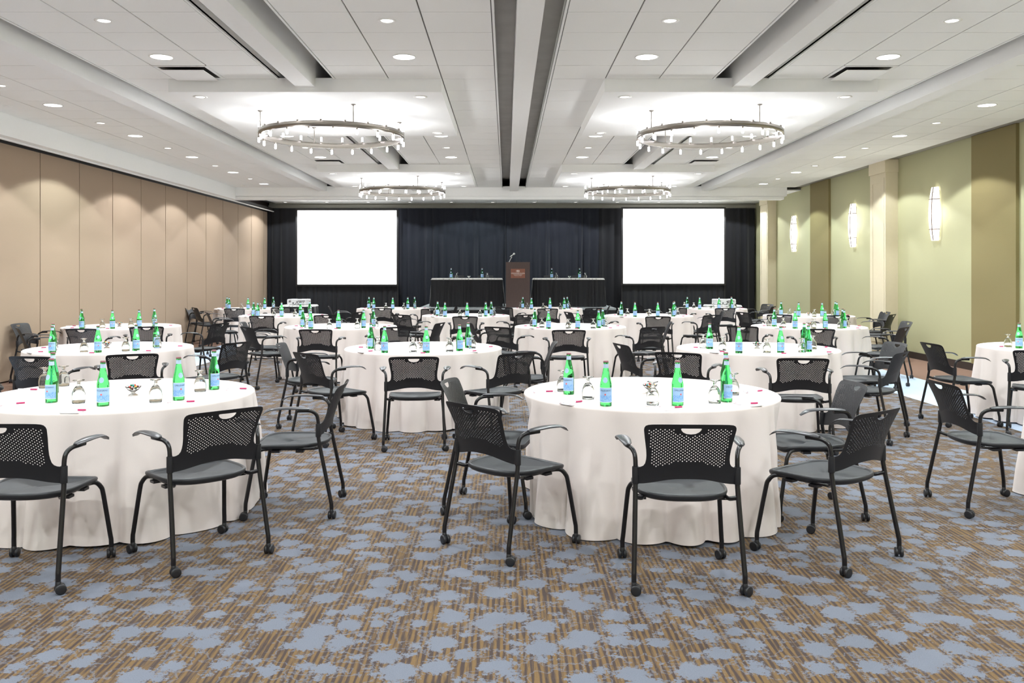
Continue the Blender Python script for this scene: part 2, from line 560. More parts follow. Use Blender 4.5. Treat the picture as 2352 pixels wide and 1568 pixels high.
ORD2 = ['first', 'second', 'third', 'fourth', 'fifth', 'sixth', 'seventh', 'eighth', 'ninth', 'tenth', 'eleventh']
ORD = ['nearest', 'second', 'third', 'fourth', 'fifth', 'sixth', 'seventh', 'eighth', 'ninth', 'tenth']
def downlight(big, x, y, z, label, group, k=0, watts=None):
    d = empty('downlight', (x, y, z))
    tag(d, label, 'downlight', group)
    link('trim_ring', big_trim if big else sm_trim, d)
    link('lens', big_lens if big else sm_lens, d)
    if big: lamp('lamp', 'SPOT', (0, 0, -.02), watts or (P_LARGE if big else P_SMALL), LCOL[k % 4], .05, d, (128 if watts else 140) if big else 80, .12 if big else .3)
COLX = [(-5.81, 'left wall'), (-3.44, 'left bay'), (-1.02, 'centre-left bay'), (1.40, 'centre-right bay'), (3.81, 'right bay'), (6.16, 'right wall')]
for ci, (x, nm) in enumerate(COLX):
    side = ci in (0, 5)
    ys = ([-1.2, 1.3, 3.75, 6.2, 8.65, 11.05, 13.5, 15.93, 18.32, 20.65] if side else [-1.2, 1.2, 6.2, 8.6, 13.5, 15.95])
    for i, y in enumerate(ys):
        lab = 'round white downlight, %s along the %s' % (ORD[i], nm) if side else 'large round downlight, %s in the %s of ceiling tiles' % (ORD[i], nm)
        downlight(True, x, y, ZC, lab, 'large round downlights', i + ci, P_SIDE if side else None)
    ys = ([7.45, 9.9, 12.35, 14.8, 17.2, 19.55] if side else [7.37, 14.75])
    for i, y in enumerate(ys):
        lab = 'small recessed spotlight, %s of the row along the %s' % (ORD[i], nm) if side else 'small recessed spotlight, %s in the %s of ceiling tiles' % (ORD[i], nm)
        downlight(False, x, y, ZC, lab, 'small recessed spotlights', i + ci)
for pi, (xa, xb, ya, yb) in enumerate(PANELS[2:]):
    pn = ('near left', 'near right', 'far left', 'far right')[pi]
    for qx, nx in ((xa + .26, 'left'), (xb - .26, 'right')):
        for qy, ny in ((ya + .26, 'front'), (yb - .28, 'rear')):
            downlight(False, qx, qy, 3.56, 'small spotlight at the %s %s corner of the %s chandelier panel' % (ny, nx, pn), 'small recessed spotlights', pi)
BX = [-6.0, -3.53, -1.07, 1.4, 3.9, 6.35]
for i, x in enumerate(BX):
    downlight(True, x, 24.3, 3.66, 'round downlight above the stage end, %s from the left' % ('first', 'second', 'third', 'fourth', 'fifth', 'sixth')[i], 'downlights above the drapes', i)
for i in range(11):
    downlight(False, -6.5 + 1.22 * i, 25.35, 3.66, 'tiny ceiling spotlight before the black drapes, %s from the left' % ORD2[i], 'tiny spotlights in front of the drapes', i)
for (x, y, s) in ((-6.41, 11.08, 'near'), (-6.38, 20.9, 'far')):
    o = MB().lathe([(.05, 0), (.05, -.012), (.04, -.016)], 20).build('sprinkler_cover', M_TRIMW, None, (x, y, ZC))
    tag(o, 'white round sprinkler cover in the ceiling at the left wall, %s one' % s, 'sprinkler', 'sprinkler covers')

# ------------------------------------------------------------------ chandeliers
tube_me = MB().lathe([(.006, 0), (.0145, .003), (.0145, .056), (.009, .062)], 12).mesh('lamp_tube', M_TUBEL)
hold_me = MB().lathe([(.011, -.022), (.011, .002), (.008, .005)], 10).mesh('lamp_holder', M_NICKEL)
ring = MB()
pr = [(.9, -.034), (.918, -.034), (.918, .034), (.9, .034), (.9, -.034)]
ring.lathe(pr, 96, smooth=False, c0=False, c1=False)
ring_me = ring.mesh('ring', M_NICKEL)
for i, p in enumerate(ring_me.polygons): p.use_smooth = True
ring_me.polygons.foreach_set('use_smooth', [True] * len(ring_me.polygons))
rod_me = MB().lathe([(.006, .03), (.006, .235)], 8).lathe([(.006, .225), (.03, .237), (.03, .243)], 14).mesh('rod', M_NICKEL)
NCAND = 20
def chandelier(x, y, label, lit=1.0):
    c = empty('ring_chandelier', (x, y, 3.317))
    tag(c, label, 'chandelier', 'ring chandeliers')
    link('ring', ring_me, c)
    for a in (35, 125, 215, 305):
        an = R(a - 8)
        link('rod', rod_me, c, (.909 * math.cos(an), .909 * math.sin(an), 0))
    for i in range(NCAND):
        for up in (1, 0):
            an = 2 * PI * (i + (0 if up else .5)) / NCAND + .05
            px, py = .909 * math.cos(an), .909 * math.sin(an)
            t = link('lamp_tube', tube_me, c, (px, py, .054 if up else -.054))
            h = link('lamp_holder', hold_me, t)
            if not up: t.rotation_euler = (PI, 0, 0)
    for i in range(6):
        an = 2 * PI * (i + .5) / 6
        lamp('lamp', 'POINT', (.909 * math.cos(an), .909 * math.sin(an), .135), P_UP, (.97, .965, 1), .03, c)
    for i in range(5):
        an = 2 * PI * (i + .5) / 5
        lamp('lamp', 'POINT', (.909 * math.cos(an), .909 * math.sin(an), -.16), P_DOWN, (.97, .985, 1), .06, c)
for nm, (xa, xb, ya, yb) in zip(('overhead left', 'overhead right', 'nearer left', 'nearer right', 'farther left', 'farther right'), PANELS):
    chandelier((xa + xb) / 2, (ya + yb) / 2 - .02, '%s brushed metal ring chandelier with small tube lamps' % nm)

# ------------------------------------------------------------------ wall sconces
def sconce_half(t):           # half width and depth along the height (t = -1..1)
    k = 1 - t * t
    return .088 + .048 * k, .07 + .045 * k
def sconce(y, label):
    s = empty('wall_sconce', (XR, y, 2.58), PI / 2)       # local -y... built facing local +y, turned to face the room
    tag(s, label, 'wall lamp', 'bowed wall sconces')
    n, m = 14, 12
    loops = []
    for i in range(n + 1):
        t = -1 + 2 * i / n
        w, d = sconce_half(t)
        loops.append([(w * math.cos(PI * k / m), .02 + d * math.sin(PI * k / m), t * .46) for k in range(m + 1)])
    g = MB().loft(loops, True, closed=False)
    g.add(loops[0], [tuple(range(m + 1))]); g.add(loops[-1], [tuple(range(m + 1))[::-1]])
    g.build('shade', M_SCONCE, s)
    for t in (-.58, .55):
        w, d = sconce_half(t)
        MB().tube([((w + .002) * math.cos(PI * k / m), .02 + (d + .002) * math.sin(PI * k / m), t * .46) for k in range(m + 1)], .008, 6, 1).build('strap', M_STRAP, s)
    pts = []
    for i in range(n + 1):
        t = -1 + 2 * i / n
        w, d = sconce_half(t)
        a = PI * .62
        pts.append(((w + .002) * math.cos(a), .02 + (d + .002) * math.sin(a), t * .46))
    MB().tube(pts, .008, 6, 1).build('strap', M_STRAP, s)
    MB().box((-.08, 0, -.4), (.08, .021, .4)).build('backplate', M_NICKEL, s)
    lamp('lamp', 'POINT', (0, .16, 0), P_SCONCE, (1, .99, .94), .1, s)
for y, nm in ((7.6, 'out of sight'), (14.9, 'nearest'), (18.42, 'middle'), (22.2, 'farthest')):
    if y < 10: continue
    sconce(y, 'glowing white bowed wall sconce, %s of three on the right wall' % nm)

# ------------------------------------------------------------------ drapes, screens
def pleat_mesh(name, m, x0, x1, z0, z1, pitch, amp, seed, rows=8, flare=0.0, gather=0.35):
    rnd = random.Random(seed)
    n = max(8, int((x1 - x0) / pitch * 6))
    ph = [rnd.uniform(-1, 1) for _ in range(12)]
    vs_, fs = [], []
    for r in range(rows + 1):
        t = r / rows
        z = z1 + (z0 - z1) * t
        for i in range(n + 1):
            x = x0 + (x1 - x0) * i / n
            u = (x - x0) / pitch * 2 * PI
            w = u + 1.4 * math.sin(u * .137 + ph[0] * 3) + .9 * math.sin(u * .31 + ph[1] * 3)
            a = amp * (gather + (1 - gather) * min(1, t * 2.2)) * (.75 + .45 * math.sin(u * .21 + ph[2] * 4))
            yy = -a * (math.sin(w) + .35 * math.sin(2.3 * w + ph[3] * 3)) - flare * t
            xx = x + .35 * amp * math.sin(w * .5 + ph[4] * 3 + t * .8) * (0 if i in (0, n) else 1)
            vs_.append((xx, yy, z))
    for r in range(rows):
        for i in range(n):
            a = r * (n + 1) + i
            fs.append((a, a + 1, a + n + 2, a + n + 1))
    return MB().add(vs_, fs, True).mesh(name, m)

YD = 25.6
DR = [(-7.1, -6.1, M_DRAPEK, 'black velvet drape between the tan panels and left screen'),
      (-6.1, -3.35, M_DRAPEK, 'black drape hanging behind the left screen'),
      (-3.35, -2.2, M_DRAPE, 'narrow navy drape just right of the left screen'),
      (-2.2, -.02, M_DRAPE, 'wide navy drape behind the left head table'),
      (-.02, 2.75, M_DRAPE, 'wide navy drape behind the lectern and right head table'),
      (2.75, 3.55, M_DRAPEK, 'narrow black drape just left of the right screen'),
      (3.55, 6.4, M_DRAPEK, 'black drape hanging behind the right screen'),
      (6.4, 7.38, M_DRAPEK, 'black drape between the right screen and olive wall')]
for i, (a, b, m, lab) in enumerate(DR):
    o = link('drape', pleat_mesh('drape', m, a, b, .02, 3.5, .24, .05, 10 + i, 10), None, (0, YD, 0))
    tag(o, lab, 'drape', 'drapes along the back wall')
def screen(x0, x1, z0, z1, label):
    s = empty('projection_screen', ((x0 + x1) / 2, 25.3, 0))
    tag(s, label, 'projection screen', 'projection screens')
    w = (x1 - x0) / 2
    MB().box((-w, 0, z0), (w, .01, z1)).build('screen_surface', M_SCREEN, s)
    f = MB()
    f.box((-w - .05, -.01, z1), (w + .05, .04, z1 + .05)).box((-w - .05, -.01, z0 - .05), (w + .05, .04, z0))
    f.box((-w - .05, -.01, z0), (-w, .04, z1)).box((w, -.01, z0), (w + .05, .04, z1))
    f.build('frame', M_CABLE, s)
    link('screen_skirt', pleat_mesh('screen_skirt', M_SKIRT, -w - .05, w + .05, .02, z0 - .04, .16, .025, 77, 6), s, (0, .06, 0))
    MB().box((-w - .045, .04, .0), (-w - .01, .08, z0)).box((w + .01, .04, 0), (w + .045, .08, z0)).build('leg', M_CABLE, s)
def wx(px, Y): return (px - 1163) / 1980 * Y
def wz(py, Y): return CAM_H - (py - 630) / 1980 * Y
screen(wx(683, 25.3), wx(911, 25.3), wz(653, 25.3), wz(483, 25.3), 'left blank white projection screen in front of the black drapes')
screen(wx(1431, 25.3), wx(1663, 25.3), wz(651, 25.3), wz(479.5, 25.3), 'right blank white projection screen in front of the black drapes')

# ------------------------------------------------------------------ stage, lectern, head tables
ZST = .68
st = empty('stage_platform', (.27, 23.5, 0))
tag(st, 'low grey-topped stage platform with black skirt below the drapes', 'stage')
MB().box((-2.52, -1.6, ZST - .05), (2.52, 1.6, ZST)).build('deck', M_STAGE, st)
link('skirt', pleat_mesh('skirt', M_SKIRT, -2.5, 2.5, .01, ZST - .03, .14, .018, 5, 3), st, (0, -1.58, 0))
for sx in (-2.5, 2.5):
    MB().box((sx - .01, -1.57, .01), (sx + .01, 1.6, ZST - .05)).build('side_skirt', M_SKIRT, st)

def skirted_table(name, x, y, z, L, D, H, label, cat, seed):
    t = empty(name, (x, y, z))
    tag(t, label, cat)
    tp = MB()
    def rect(e, z): return [(-L / 2 - e, -D / 2 - e, z), (L / 2 + e, -D / 2 - e, z), (L / 2 + e, D / 2 + e, z), (-L / 2 - e, D / 2 + e, z)]
    tp.loft([rect(.008, H - .016), rect(.032, H - .04), rect(.03, H - .036), rect(.012, H - .003), rect(.004, H)], False, True, True)
    tp.build('top_cloth', M_WHITECL, t)
    def side(w, sd):
        return pleat_mesh('skirt', M_SKIRT, -w / 2, w / 2, .012, H - .018, .11, .02, sd, 5, .055, .25)
    for k, (w, ox, oy, rz) in enumerate(((L + .06, 0, -D / 2 - .02, 0), (D, L / 2 + .02, 0, PI / 2), (D, -L / 2 - .02, 0, -PI / 2))):
        link('skirt', side(w, seed + k), t, (ox, oy, 0), rz)
    MB().box((-L / 2, -D / 2, H - .05), (L / 2, D / 2, H - .019)).build('tabletop', M_WOOD, t)
    for sx in (-1, 1):
        for sy in (-1, 1):
            MB().box((sx * (L / 2 - .06) - .02, sy * (D / 2 - .06) - .02, 0), (sx * (L / 2 - .06) + .02, sy * (D / 2 - .06) + .02, H - .05)).build('leg', M_STEEL, t)
    return t
HY = 23.0
HL = (wx(992, 22.6) + wx(1152, 22.6)) / 2
HR = (wx(1226, 22.6) + wx(1388, 22.6)) / 2
skirted_table('head_table', HL, HY, ZST, 1.83, .62, .755, 'left black-skirted head table on the stage beside the lectern', 'table', 40)
skirted_table('head_table', HR, HY, ZST, 1.83, .62, .755, 'right black-skirted head table on the stage beside the lectern', 'table', 50)

lx = .30
le = empty('lectern', (lx, 22.35, ZST))
tag(le, 'dark walnut lectern with copper plaque between the head tables', 'lectern')
MB().box((-.31, 0, .15), (.31, .45, 1.1)).build('body', M_WOOD, le)
MB().box((-.312, -.012, 0), (.312, .46, .15)).build('base', M_WOOD, le)
MB().box((-.31, -.015, 1.1), (.31, .5, 1.175)).build('top', M_WOOD, le)
fr = MB()
for (a, b, c, d) in ((-.26, .26, 1.0, 1.03), (-.26, .26, .2, .23), (-.26, -.235, .23, 1.0), (.235, .26, .23, 1.0)):
    fr.box((a, -.006, c), (b, 0, d))
fr.build('panel_frame', M_WOOD, le)
pq = MB().box((-.185, -.012, .76), (.185, 0, 1.0)).build('plaque', M_PLAQUE, le)
def lettering(body, size, z, parent, yy, name='lettering', m=M_LETTER, space=1.0):
    me = text_mesh(body, size, .001, space)
    me.transform(Matrix.Translation((0, yy, z)) @ Matrix.Rotation(PI / 2, 4, 'X'))
    me.materials.clear(); me.materials.append(m)
    return link(name, me, parent)
lettering('CROWNE PLAZA', .046, .868, pq, -.0135)
lettering("CHICAGO O'HARE", .024, .825, pq, -.0135)
lettering('- ----  ------  - -----', .022, .795, pq, -.0135)
MB().box((-.12, -.014, .853), (.12, -.0125, .857)).build('rule', M_LETTER, pq)
lg = MB()
for dx in (-.016, .016):
    n = 20
    for k in range(n):
        a0, a1 = 2 * PI * k / n, 2 * PI * (k + 1) / n
        q = [(dx + r * math.cos(a), -.0135, .942 + r * .78 * math.sin(a)) for a in (a0, a1) for r in (.024, .033)]
        lg.add(q, [(0, 1, 3, 2)])
lg.box((-.003, -.0135, .925), (.003, -.0125, .96))
lg.build('logo', M_LETTER, pq)
mic = empty('microphone', (lx - .23, 22.48, ZST + 1.175))
tag(mic, 'pale gooseneck microphone rising from the lectern top', 'microphone')
MB().tube([(0, 0, .001), (.035, 0, .07), (.075, -.01, .14)], .009, 8).build('gooseneck', M_CHROME, mic)
MB().tube([(.03, .02, .14), (.075, -.005, .17), (.115, -.03, .2)], .013, 10, 2).build('body', M_CHROME, mic)
g = MB()
g.lathe([(.004, -.03), (.02, -.024), (.028, -.008), (.028, .008), (.02, .024), (.004, .03)], 14, Matrix.Translation((.13, -.038, .212)))
g.build('grille', M_CHROME, mic)

# projector stands
def projector(x, y, z, rz, label):
    p = empty('projector', (x, y, z), rz)
    tag(p, label, 'projector')
    b = MB()
    b.loft([[(-.235, -.17, .015), (.235, -.17, .015), (.235, .17, .015), (-.235, .17, .015)],
            [(-.25, -.18, .03), (.25, -.18, .03), (.25, .18, .03), (-.25, .18, .03)],
            [(-.25, -.18, .135), (.25, -.18, .135), (.25, .18, .135), (-.25, .18, .135)],
            [(-.235, -.165, .15), (.235, -.165, .15), (.235, .165, .15), (-.235, .165, .15)]], False, True, True)
    for sx in (-.2, .2):
        for sy in (-.13, .13):
            b.lathe([(.015, 0), (.015, .02)], 8, Matrix.Translation((sx, sy, 0)))
    b.build('body', M_PROJ, p)
    MB().box((-.02, -.1, .15), (.08, .0, .153)).build('control_panel', M_PORT, p)
    pt = MB()
    for k in range(6): pt.box((.03 + .032 * k, -.186, .09), (.052 + .032 * k, -.179, .112))
    for k in range(3): pt.box((.06 + .05 * k, -.186, .055), (.085 + .05 * k, -.179, .07))
    pt.box((-.11, -.186, .035), (-.075, -.179, .065))
    pt.build('port', M_PORT, p)
    vt = MB()
    for k in range(4): vt.box((-.21, -.184, .07 + .014 * k), (-.15, -.179, .076 + .014 * k))
    vt.build('vent', M_PORT, p)
    MB().tube([(.0, -.185, .1), (.01, -.23, .06), (-.04, -.24, .012), (-.09, -.25, .008)], .006, 6).build('cable', M_CABLE, p)
    MB().tube([(.02, -.185, .09), (.05, -.23, .05), (.07, -.25, .008)], .006, 6).build('cable', M_CABLE, p)
    MB().lathe([(.05, -.02), (.05, .02), (.035, .03)], 16, Matrix.Translation((-.1, .19, .08)) @ Matrix.Rotation(-PI / 2, 4, 'X')).build('lens_barrel', M_PORT, p)
skirted_table('projector_stand', -5.32, 22.15, 0, .8, .55, .755, 'black-skirted projector stand in front of the left screen', 'stand', 60)
skirted_table('projector_stand', 5.55, 22.15, 0, .8, .55, .755, 'black-skirted projector stand in front of the right screen', 'stand', 65)
projector(-5.32, 22.13, .755, R(-6), 'white projector on the stand before the left screen')
projector(5.58, 22.13, .755, R(8), 'white projector on the stand before the right screen')

# ------------------------------------------------------------------ chair
def back_mesh():
    half = [(0, .548), (.03, .5478), (.06, .546), (.09, .5425), (.12, .5365), (.15, .5295), (.18, .5225), (.21, .517), (.236, .514), (.2535, .514),
            (.2535, .592), (.250, .597), (.236, .5975), (.224, .600), (.212, .607), (.204, .620), (.2005, .640), (.2, .66), (.2025, .69), (.207, .72),
            (.212, .75), (.2165, .78), (.2185, .795), (.217, .807), (.211, .8165), (.2, .8215), (.18, .8245), (.14, .8268), (.09, .8283), (.045, .829)]
    top = [(0, .8292)]
    out = half + top + [(-x, z) for x, z in reversed(half[1:])]
    pts = [Vector(p) for p in out]
    edges = [(i, (i + 1) % len(out)) for i in range(len(out))]
    holes = []
    # handle opening
    hd = [(-.049, .806), (-.0445, .8085), (0, .8085), (.0445, .8085), (.049, .806), (.046, .798), (.037, .788), (.022, .7805), (0, .778), (-.022, .7805), (-.037, .788), (-.046, .798)]
    def loop(ps):
        o = len(pts)
        pts.extend(Vector(p) for p in ps)
        edges.extend((o + i, o + (i + 1) % len(ps)) for i in range(len(ps)))
    loop(hd)
    row = 0
    z = .800
    while z > .600:
        x0 = .0102 if row % 2 else 0.0
        k = -12
        while k <= 12:
            x = x0 + k * .0204
            k += 1
            lim = .196 - .13 * max(0, (.79 - z)) - (.02 if z > .795 else 0)
            if abs(x) > lim: continue
            if z > .763 and math.hypot(x / 1.9, (z - .812)) < .043: continue
            if z < .628 - .026 * (abs(x) / .17) ** 2 + (.006 if abs(x) < .09 else 0): continue
            if z > .806 - .05 * max(0, abs(x) - .12): continue
            holes.append((x, z))
        z -= .0077; row += 1
    rr = .0034
    for (x, z) in holes:
        loop([(x + rr * math.cos(PI / 6 + PI / 3 * i), z + rr * math.sin(PI / 6 + PI / 3 * i)) for i in range(6)])
    def inside(px, pz):
        c = False
        n = len(out); j = n - 1
        for i in range(n):
            xi, zi = out[i]; xj, zj = out[j]
            if (zi > pz) != (zj > pz) and px < (xj - xi) * (pz - zi) / (zj - zi) + xi: c = not c
            j = i
        return c
    # filler points so that plain areas can curve
    gx = -.24
    while gx <= .2401:
        for gz in (.532, .55, .567, .585, .602, .615):
            if inside(gx, gz) and inside(gx, gz - .008) and inside(gx + .008, gz) and inside(gx - .008, gz) and inside(gx, gz + .008):
                if all(abs(gx - h[0]) > .009 or abs(gz - h[1]) > .006 for h in holes): pts.append(Vector((gx, gz)))
        gx += .02
    v2, e2, f2, *_ = delaunay_2d_cdt(pts, edges, [], 1, 1e-5)
    cell = {}
    for h in holes: cell.setdefault((round(h[0] / .0102), round(h[1] / .0077)), []).append(h)
    def in_hole(cx, cz):
        if abs(cx) < .05 and .775 < cz < .81:
            c = False; n = len(hd); j = n - 1
            for i in range(n):
                xi, zi = hd[i]; xj, zj = hd[j]
                if (zi > cz) != (zj > cz) and cx < (xj - xi) * (cz - zi) / (zj - zi) + xi: c = not c
                j = i
            if c: return True
        kx, kz = round(cx / .0102), round(cz / .0077)
        for a in (-1, 0, 1):
            for b in (-1, 0, 1):
                for h in cell.get((kx + a, kz + b), ()):
                    if (cx - h[0]) ** 2 + (cz - h[1]) ** 2 < (rr * .8) ** 2: return True
        return False
    tri = []
    for f in f2:
        cx = sum(v2[i][0] for i in f) / len(f); cz = sum(v2[i][1] for i in f) / len(f)
        if inside(cx, cz) and not in_hole(cx, cz): tri.append(tuple(f))
    def P(x, z, off):
        t = max(0, (z - .514) / .315)
        y = -.236 - .112 * t ** 1.55 + .046 * (x / .25) ** 2 * (1 - .1 * t)
        return (x, y + off, z)
    m = MB()
    n = len(v2)
    m.add([P(v[0], v[1], .0016) for v in v2], tri, True)
    m.add([P(v[0], v[1], -.0016) for v in v2], [f[::-1] for f in tri], True)
    cnt = {}
    for f in tri:
        for i in range(len(f)):
            a, b = f[i], f[(i + 1) % len(f)]
            cnt[(a, b)] = 1
    sv, sf = [], []
    for (a, b) in list(cnt):
        if (b, a) not in cnt:
            o = len(sv)
            A, B = v2[a], v2[b]
            sv += [P(A[0], A[1], .0016), P(B[0], B[1], .0016), P(B[0], B[1], -.0016), P(A[0], A[1], -.0016)]
            sf.append((o + 1, o, o + 3, o + 2))
    m.add(sv, sf)
    for s in (-1, 1):     # collars round the upright tubes
        m.lathe([(.0165, .514), (.0172, .518), (.0172, .593), (.0165, .597)], 14, Matrix.Translation((s * .2465, -.194, 0)))
    return m.mesh('backrest', M_PLASTIC)

def seat_loop(sx, sy, z, n=48, dz=True):
    L = []
    for i in range(n):
        a = 2 * PI * i / n
        c, s = math.cos(a), math.sin(a)
        if s >= 0:
            e = .30          # squarer front
            x = .232 * math.copysign(abs(c) ** e, c); y = .235 * abs(s) ** e
        else:
            e = .78          # rounded back
            x = .232 * math.copysign(abs(c) ** e, c); y = -.235 * abs(s) ** e
        w = 1 - .04 * max(0, -y / .235)
        zz = z - (.016 * max(0, (y - .1) / .135) ** 2 if dz else 0) + (.006 * max(0, (-y - .1) / .135) if dz else 0)
        L.append((x * sx * w, y * sy, zz))
    return L
def seat_meshes():
    f = MB()
    f.loft([seat_loop(.93, .93, .4535), seat_loop(.945, .945, .4605), seat_loop(.975, .975, .464), seat_loop(1, 1, .460), seat_loop(1.005, 1.005, .451),
            seat_loop(.99, .99, .440), seat_loop(.95, .95, .432), seat_loop(.88, .88, .424), seat_loop(.6, .6, .418)], True, False, True)
    fm = f.mesh('seat_frame', M_SEATRIM)
    # faces were lofted inside-out for the top half only if needed; recalc is cheap
    w = MB()
    w.loft([seat_loop(.935, .935, .4545), seat_loop(.8, .8, .451), seat_loop(.5, .5, .447), seat_loop(.2, .2, .4455), seat_loop(.02, .02, .445)], True, False, True)
    return fm, w.mesh('seat_weave', M_WEAVE)

def caster_mesh():
    m = MB()
    for s in (-1, 1):
        M = Matrix.Translation((s * .0135, -.010, .0255)) @ Matrix.Rotation(PI / 2, 4, 'Y')
        m.lathe([(.008, -.0085), (.021, -.0085), (.0255, -.006), (.0255, .006), (.021, .0085), (.017, .0075), (.008, .0085)], 20, M)
    m.lathe([(.011, .022), (.013, .045), (.0125, .062), (.0085, .066)], 12)
    m.box((-.005, -.025, .015), (.005, .008, .046))
    return m.mesh('caster', M_CAST)

def make_chair():
    root = empty('conference_chair')
    link('backrest', back_mesh(), root)
    fm, wm = seat_meshes()
    sf = link('seat', fm, root)
    link('seat_weave', wm, sf)
    cm = caster_mesh()
    rnd = random.Random(3)
    for s in (-1, 1):
        lg = MB().tube([(s * .2465, -.194, .60), (s * .2475, -.196, .50), (s * .256, -.24, .28), (s * .2625, -.272, .125), (s * .264, -.278, .095), (s * .264, -.279, .055)], .0125, 10, 3).build('leg', M_TUBE, root)
        link('caster', cm, lg, (s * .264, -.279, 0), rnd.uniform(0, 6))
        lg = MB().tube([(s * .203, .06, .432), (s * .208, .125, .434), (s * .222, .172, .428), (s * .237, .198, .398), (s * .244, .21, .355), (s * .262, .246, .14), (s * .266, .252, .10), (s * .266, .253, .055)], .0125, 10, 3).build('leg', M_TUBE, root)
        link('caster', cm, lg, (s * .266, .253, 0), rnd.uniform(0, 6))
        rail = MB().tube([(s * .249, -.207, .452), (s * .232, -.185, .443), (s * .208, -.14, .434), (s * .203, .06, .432)], .011, 8, 3)
        rail.box((s * .203 - .03, -.10, .412), (s * .203 + .02, -.05, .426)).box((s * .203 - .03, .05, .412), (s * .203 + .02, .10, .426))
        rail.build('side_rail', M_TUBE, root)
        MB().tube([(s * .2465, -.194, .59), (s * .2475, -.189, .635), (s * .252, -.176, .662), (s * .264, -.150, .679), (s * .279, -.115, .684), (s * .285, -.07, .684)], .0115, 10, 4).build('arm_tube', M_TUBE, root)
        loops = []
        for k in range(13):
            t = k / 12
            yy = -.145 + .285 * t
            w = .019 + .011 * min(1, t * 3) - .004 * max(0, t - .8) * 5
            th = .0085 - .003 * t
            zc = .694 + .008 * math.sin(PI * min(1, t * 1.1)) - .026 * max(0, t - .78) ** 2 / .0484
            xc = s * (.278 + .016 * t)
            if k in (0, 12): w *= .6; th *= .5
            loops.append([(xc + w * math.cos(a), yy, zc + th * math.sin(a) - (.004 * (math.cos(a) * s) if math.cos(a) * s > 0 else 0)) for a in [2 * PI * q / 12 for q in range(12)]])
        MB().loft(loops, True, True, True).build('armrest', M_ARM, root)
    remember(root)
    return root

chair0 = make_chair()
first = [True]
def chair(x, y, yaw, label, group, z=0.0):
    if first[0]:
        c = chair0; first[0] = False
    else:
        c = copy_tree(chair0)
    c.location = (x, y, z)
    c.rotation_euler = (0, 0, R(yaw))
    rnd = random.Random(int(x * 977 + y * 131))
    tag(c, label, 'chair', group)
    return c

# ------------------------------------------------------------------ table furniture prototypes
BR = .0355
def bottle_proto():
    b = empty('water_bottle')
    prof = [(.004, .004), (.026, .002), (BR - .002, 0), (BR, .006), (BR, .122), (.0345, .135), (.031, .150), (.0262, .172), (.0215, .194), (.0178, .214), (.0152, .226), (.0142, .240), (.0138, .252), (.0152, .253), (.0152, .260), (.0135, .262)]
    MB().lathe(prof, 28).build('glass_body', M_GREEN, b)
    MB().lathe([(.0156, .2595), (.0162, .261), (.0150, .268), (.012, .2695)], 16).build('cap', M_CAPRED, b)
    MB().lathe([(.0158, .2265), (.0149, .2395), (.0147, .2505)], 20, c0=False, c1=False).build('neck_label', M_NECKL, b)
    def patch(rf, a0, a1, z0, z1, na, nz, name, m, parent):
        v, f = [], []
        for j in range(nz + 1):
            for i in range(na + 1):
                a = a0 + (a1 - a0) * i / na
                z = z0 + (z1 - z0) * j / nz
                v.append((rf * math.sin(a), -rf * math.cos(a), z))
        for j in range(nz):
            for i in range(na):
                q = j * (na + 1) + i
                f.append((q, q + 1, q + na + 2, q + na + 1))
        return MB().add(v, f, True).build(name, m, parent)
    lab = patch(BR + .0004, R(-84), R(84), .024, .111, 20, 3, 'label', M_LABEL, b)
    me = text_mesh('S.PELLEGRINO', .0118, .0001, 1.05)
    for v in me.vertices:
        a = v.co.x / BR; zz = v.co.y + .0905
        rr = BR + .0008
        v.co = (rr * math.sin(a), -rr * math.cos(a), zz)
    me.materials.clear(); me.materials.append(M_INK)
    link('lettering', me, lab)
    sv = []
    for k in range(10):
        a = PI / 2 + PI / 5 * k
        r = .0078 if k % 2 == 0 else .0034
        x, z = r * math.cos(a), r * math.sin(a) + .071
        an = x / BR
        sv.append(((BR + .0008) * math.sin(an), -(BR + .0008) * math.cos(an), z))
    sv.append((0, -(BR + .0009), .071))
    MB().add(sv, [(10, k, (k + 1) % 10) for k in range(10)]).build('star', M_STARR, lab)
    n = 20; mv = []
    def rad(z): return .0345 + (z - .135) * (.0262 - .0345) / (.172 - .135) + .0022
    for k in range(n):
        a = 2 * PI * k / n
        x, z = .0145 * math.cos(a), .156 + .0165 * math.sin(a)
        r = rad(z); an = x / r
        mv.append((r * math.sin(an), -r * math.cos(an), z))
    mv.append((0, -rad(.156) - .0005, .156))
    MB().add(mv, [(n, k, (k + 1) % n) for k in range(n)], True).build('medallion', M_MEDAL, b)
    remember(b)
    return b
def goblet_proto():
    # stands upside down: rim on the table, foot on top
    out = [(.036, 0), (.0385, .02), (.0395, .04), (.037, .062), (.030, .082), (.0205, .098), (.012, .106), (.0085, .112), (.0105, .118), (.0095, .124), (.014, .130), (.034, .1375), (.0345, .140), (.02, .1405)]
    inn = [(.001, .1015), (.016, .097), (.0275, .081), (.0347, .061), (.0373, .04), (.0365, .02), (.0345, .0005)]
    g = MB().lathe(out + [(.001, .139)], 26, c0=False).add([], [])
    g.lathe(inn + [(.036, 0)], 26, c0=False, c1=False)
    return g.mesh('water_goblet', M_CLEAR)
def bowl_proto():
    prof = [(.026, 0), (.030, .004), (.016, .012), (.011, .018), (.016, .024), (.034, .036), (.046, .052), (.050, .058), (.0475, .0585), (.043, .052), (.030, .038), (.012, .029), (.001, .027)]
    m = MB().lathe(prof, 26, c1=False)
    return m.mesh('candy_bowl', M_CLEAR)
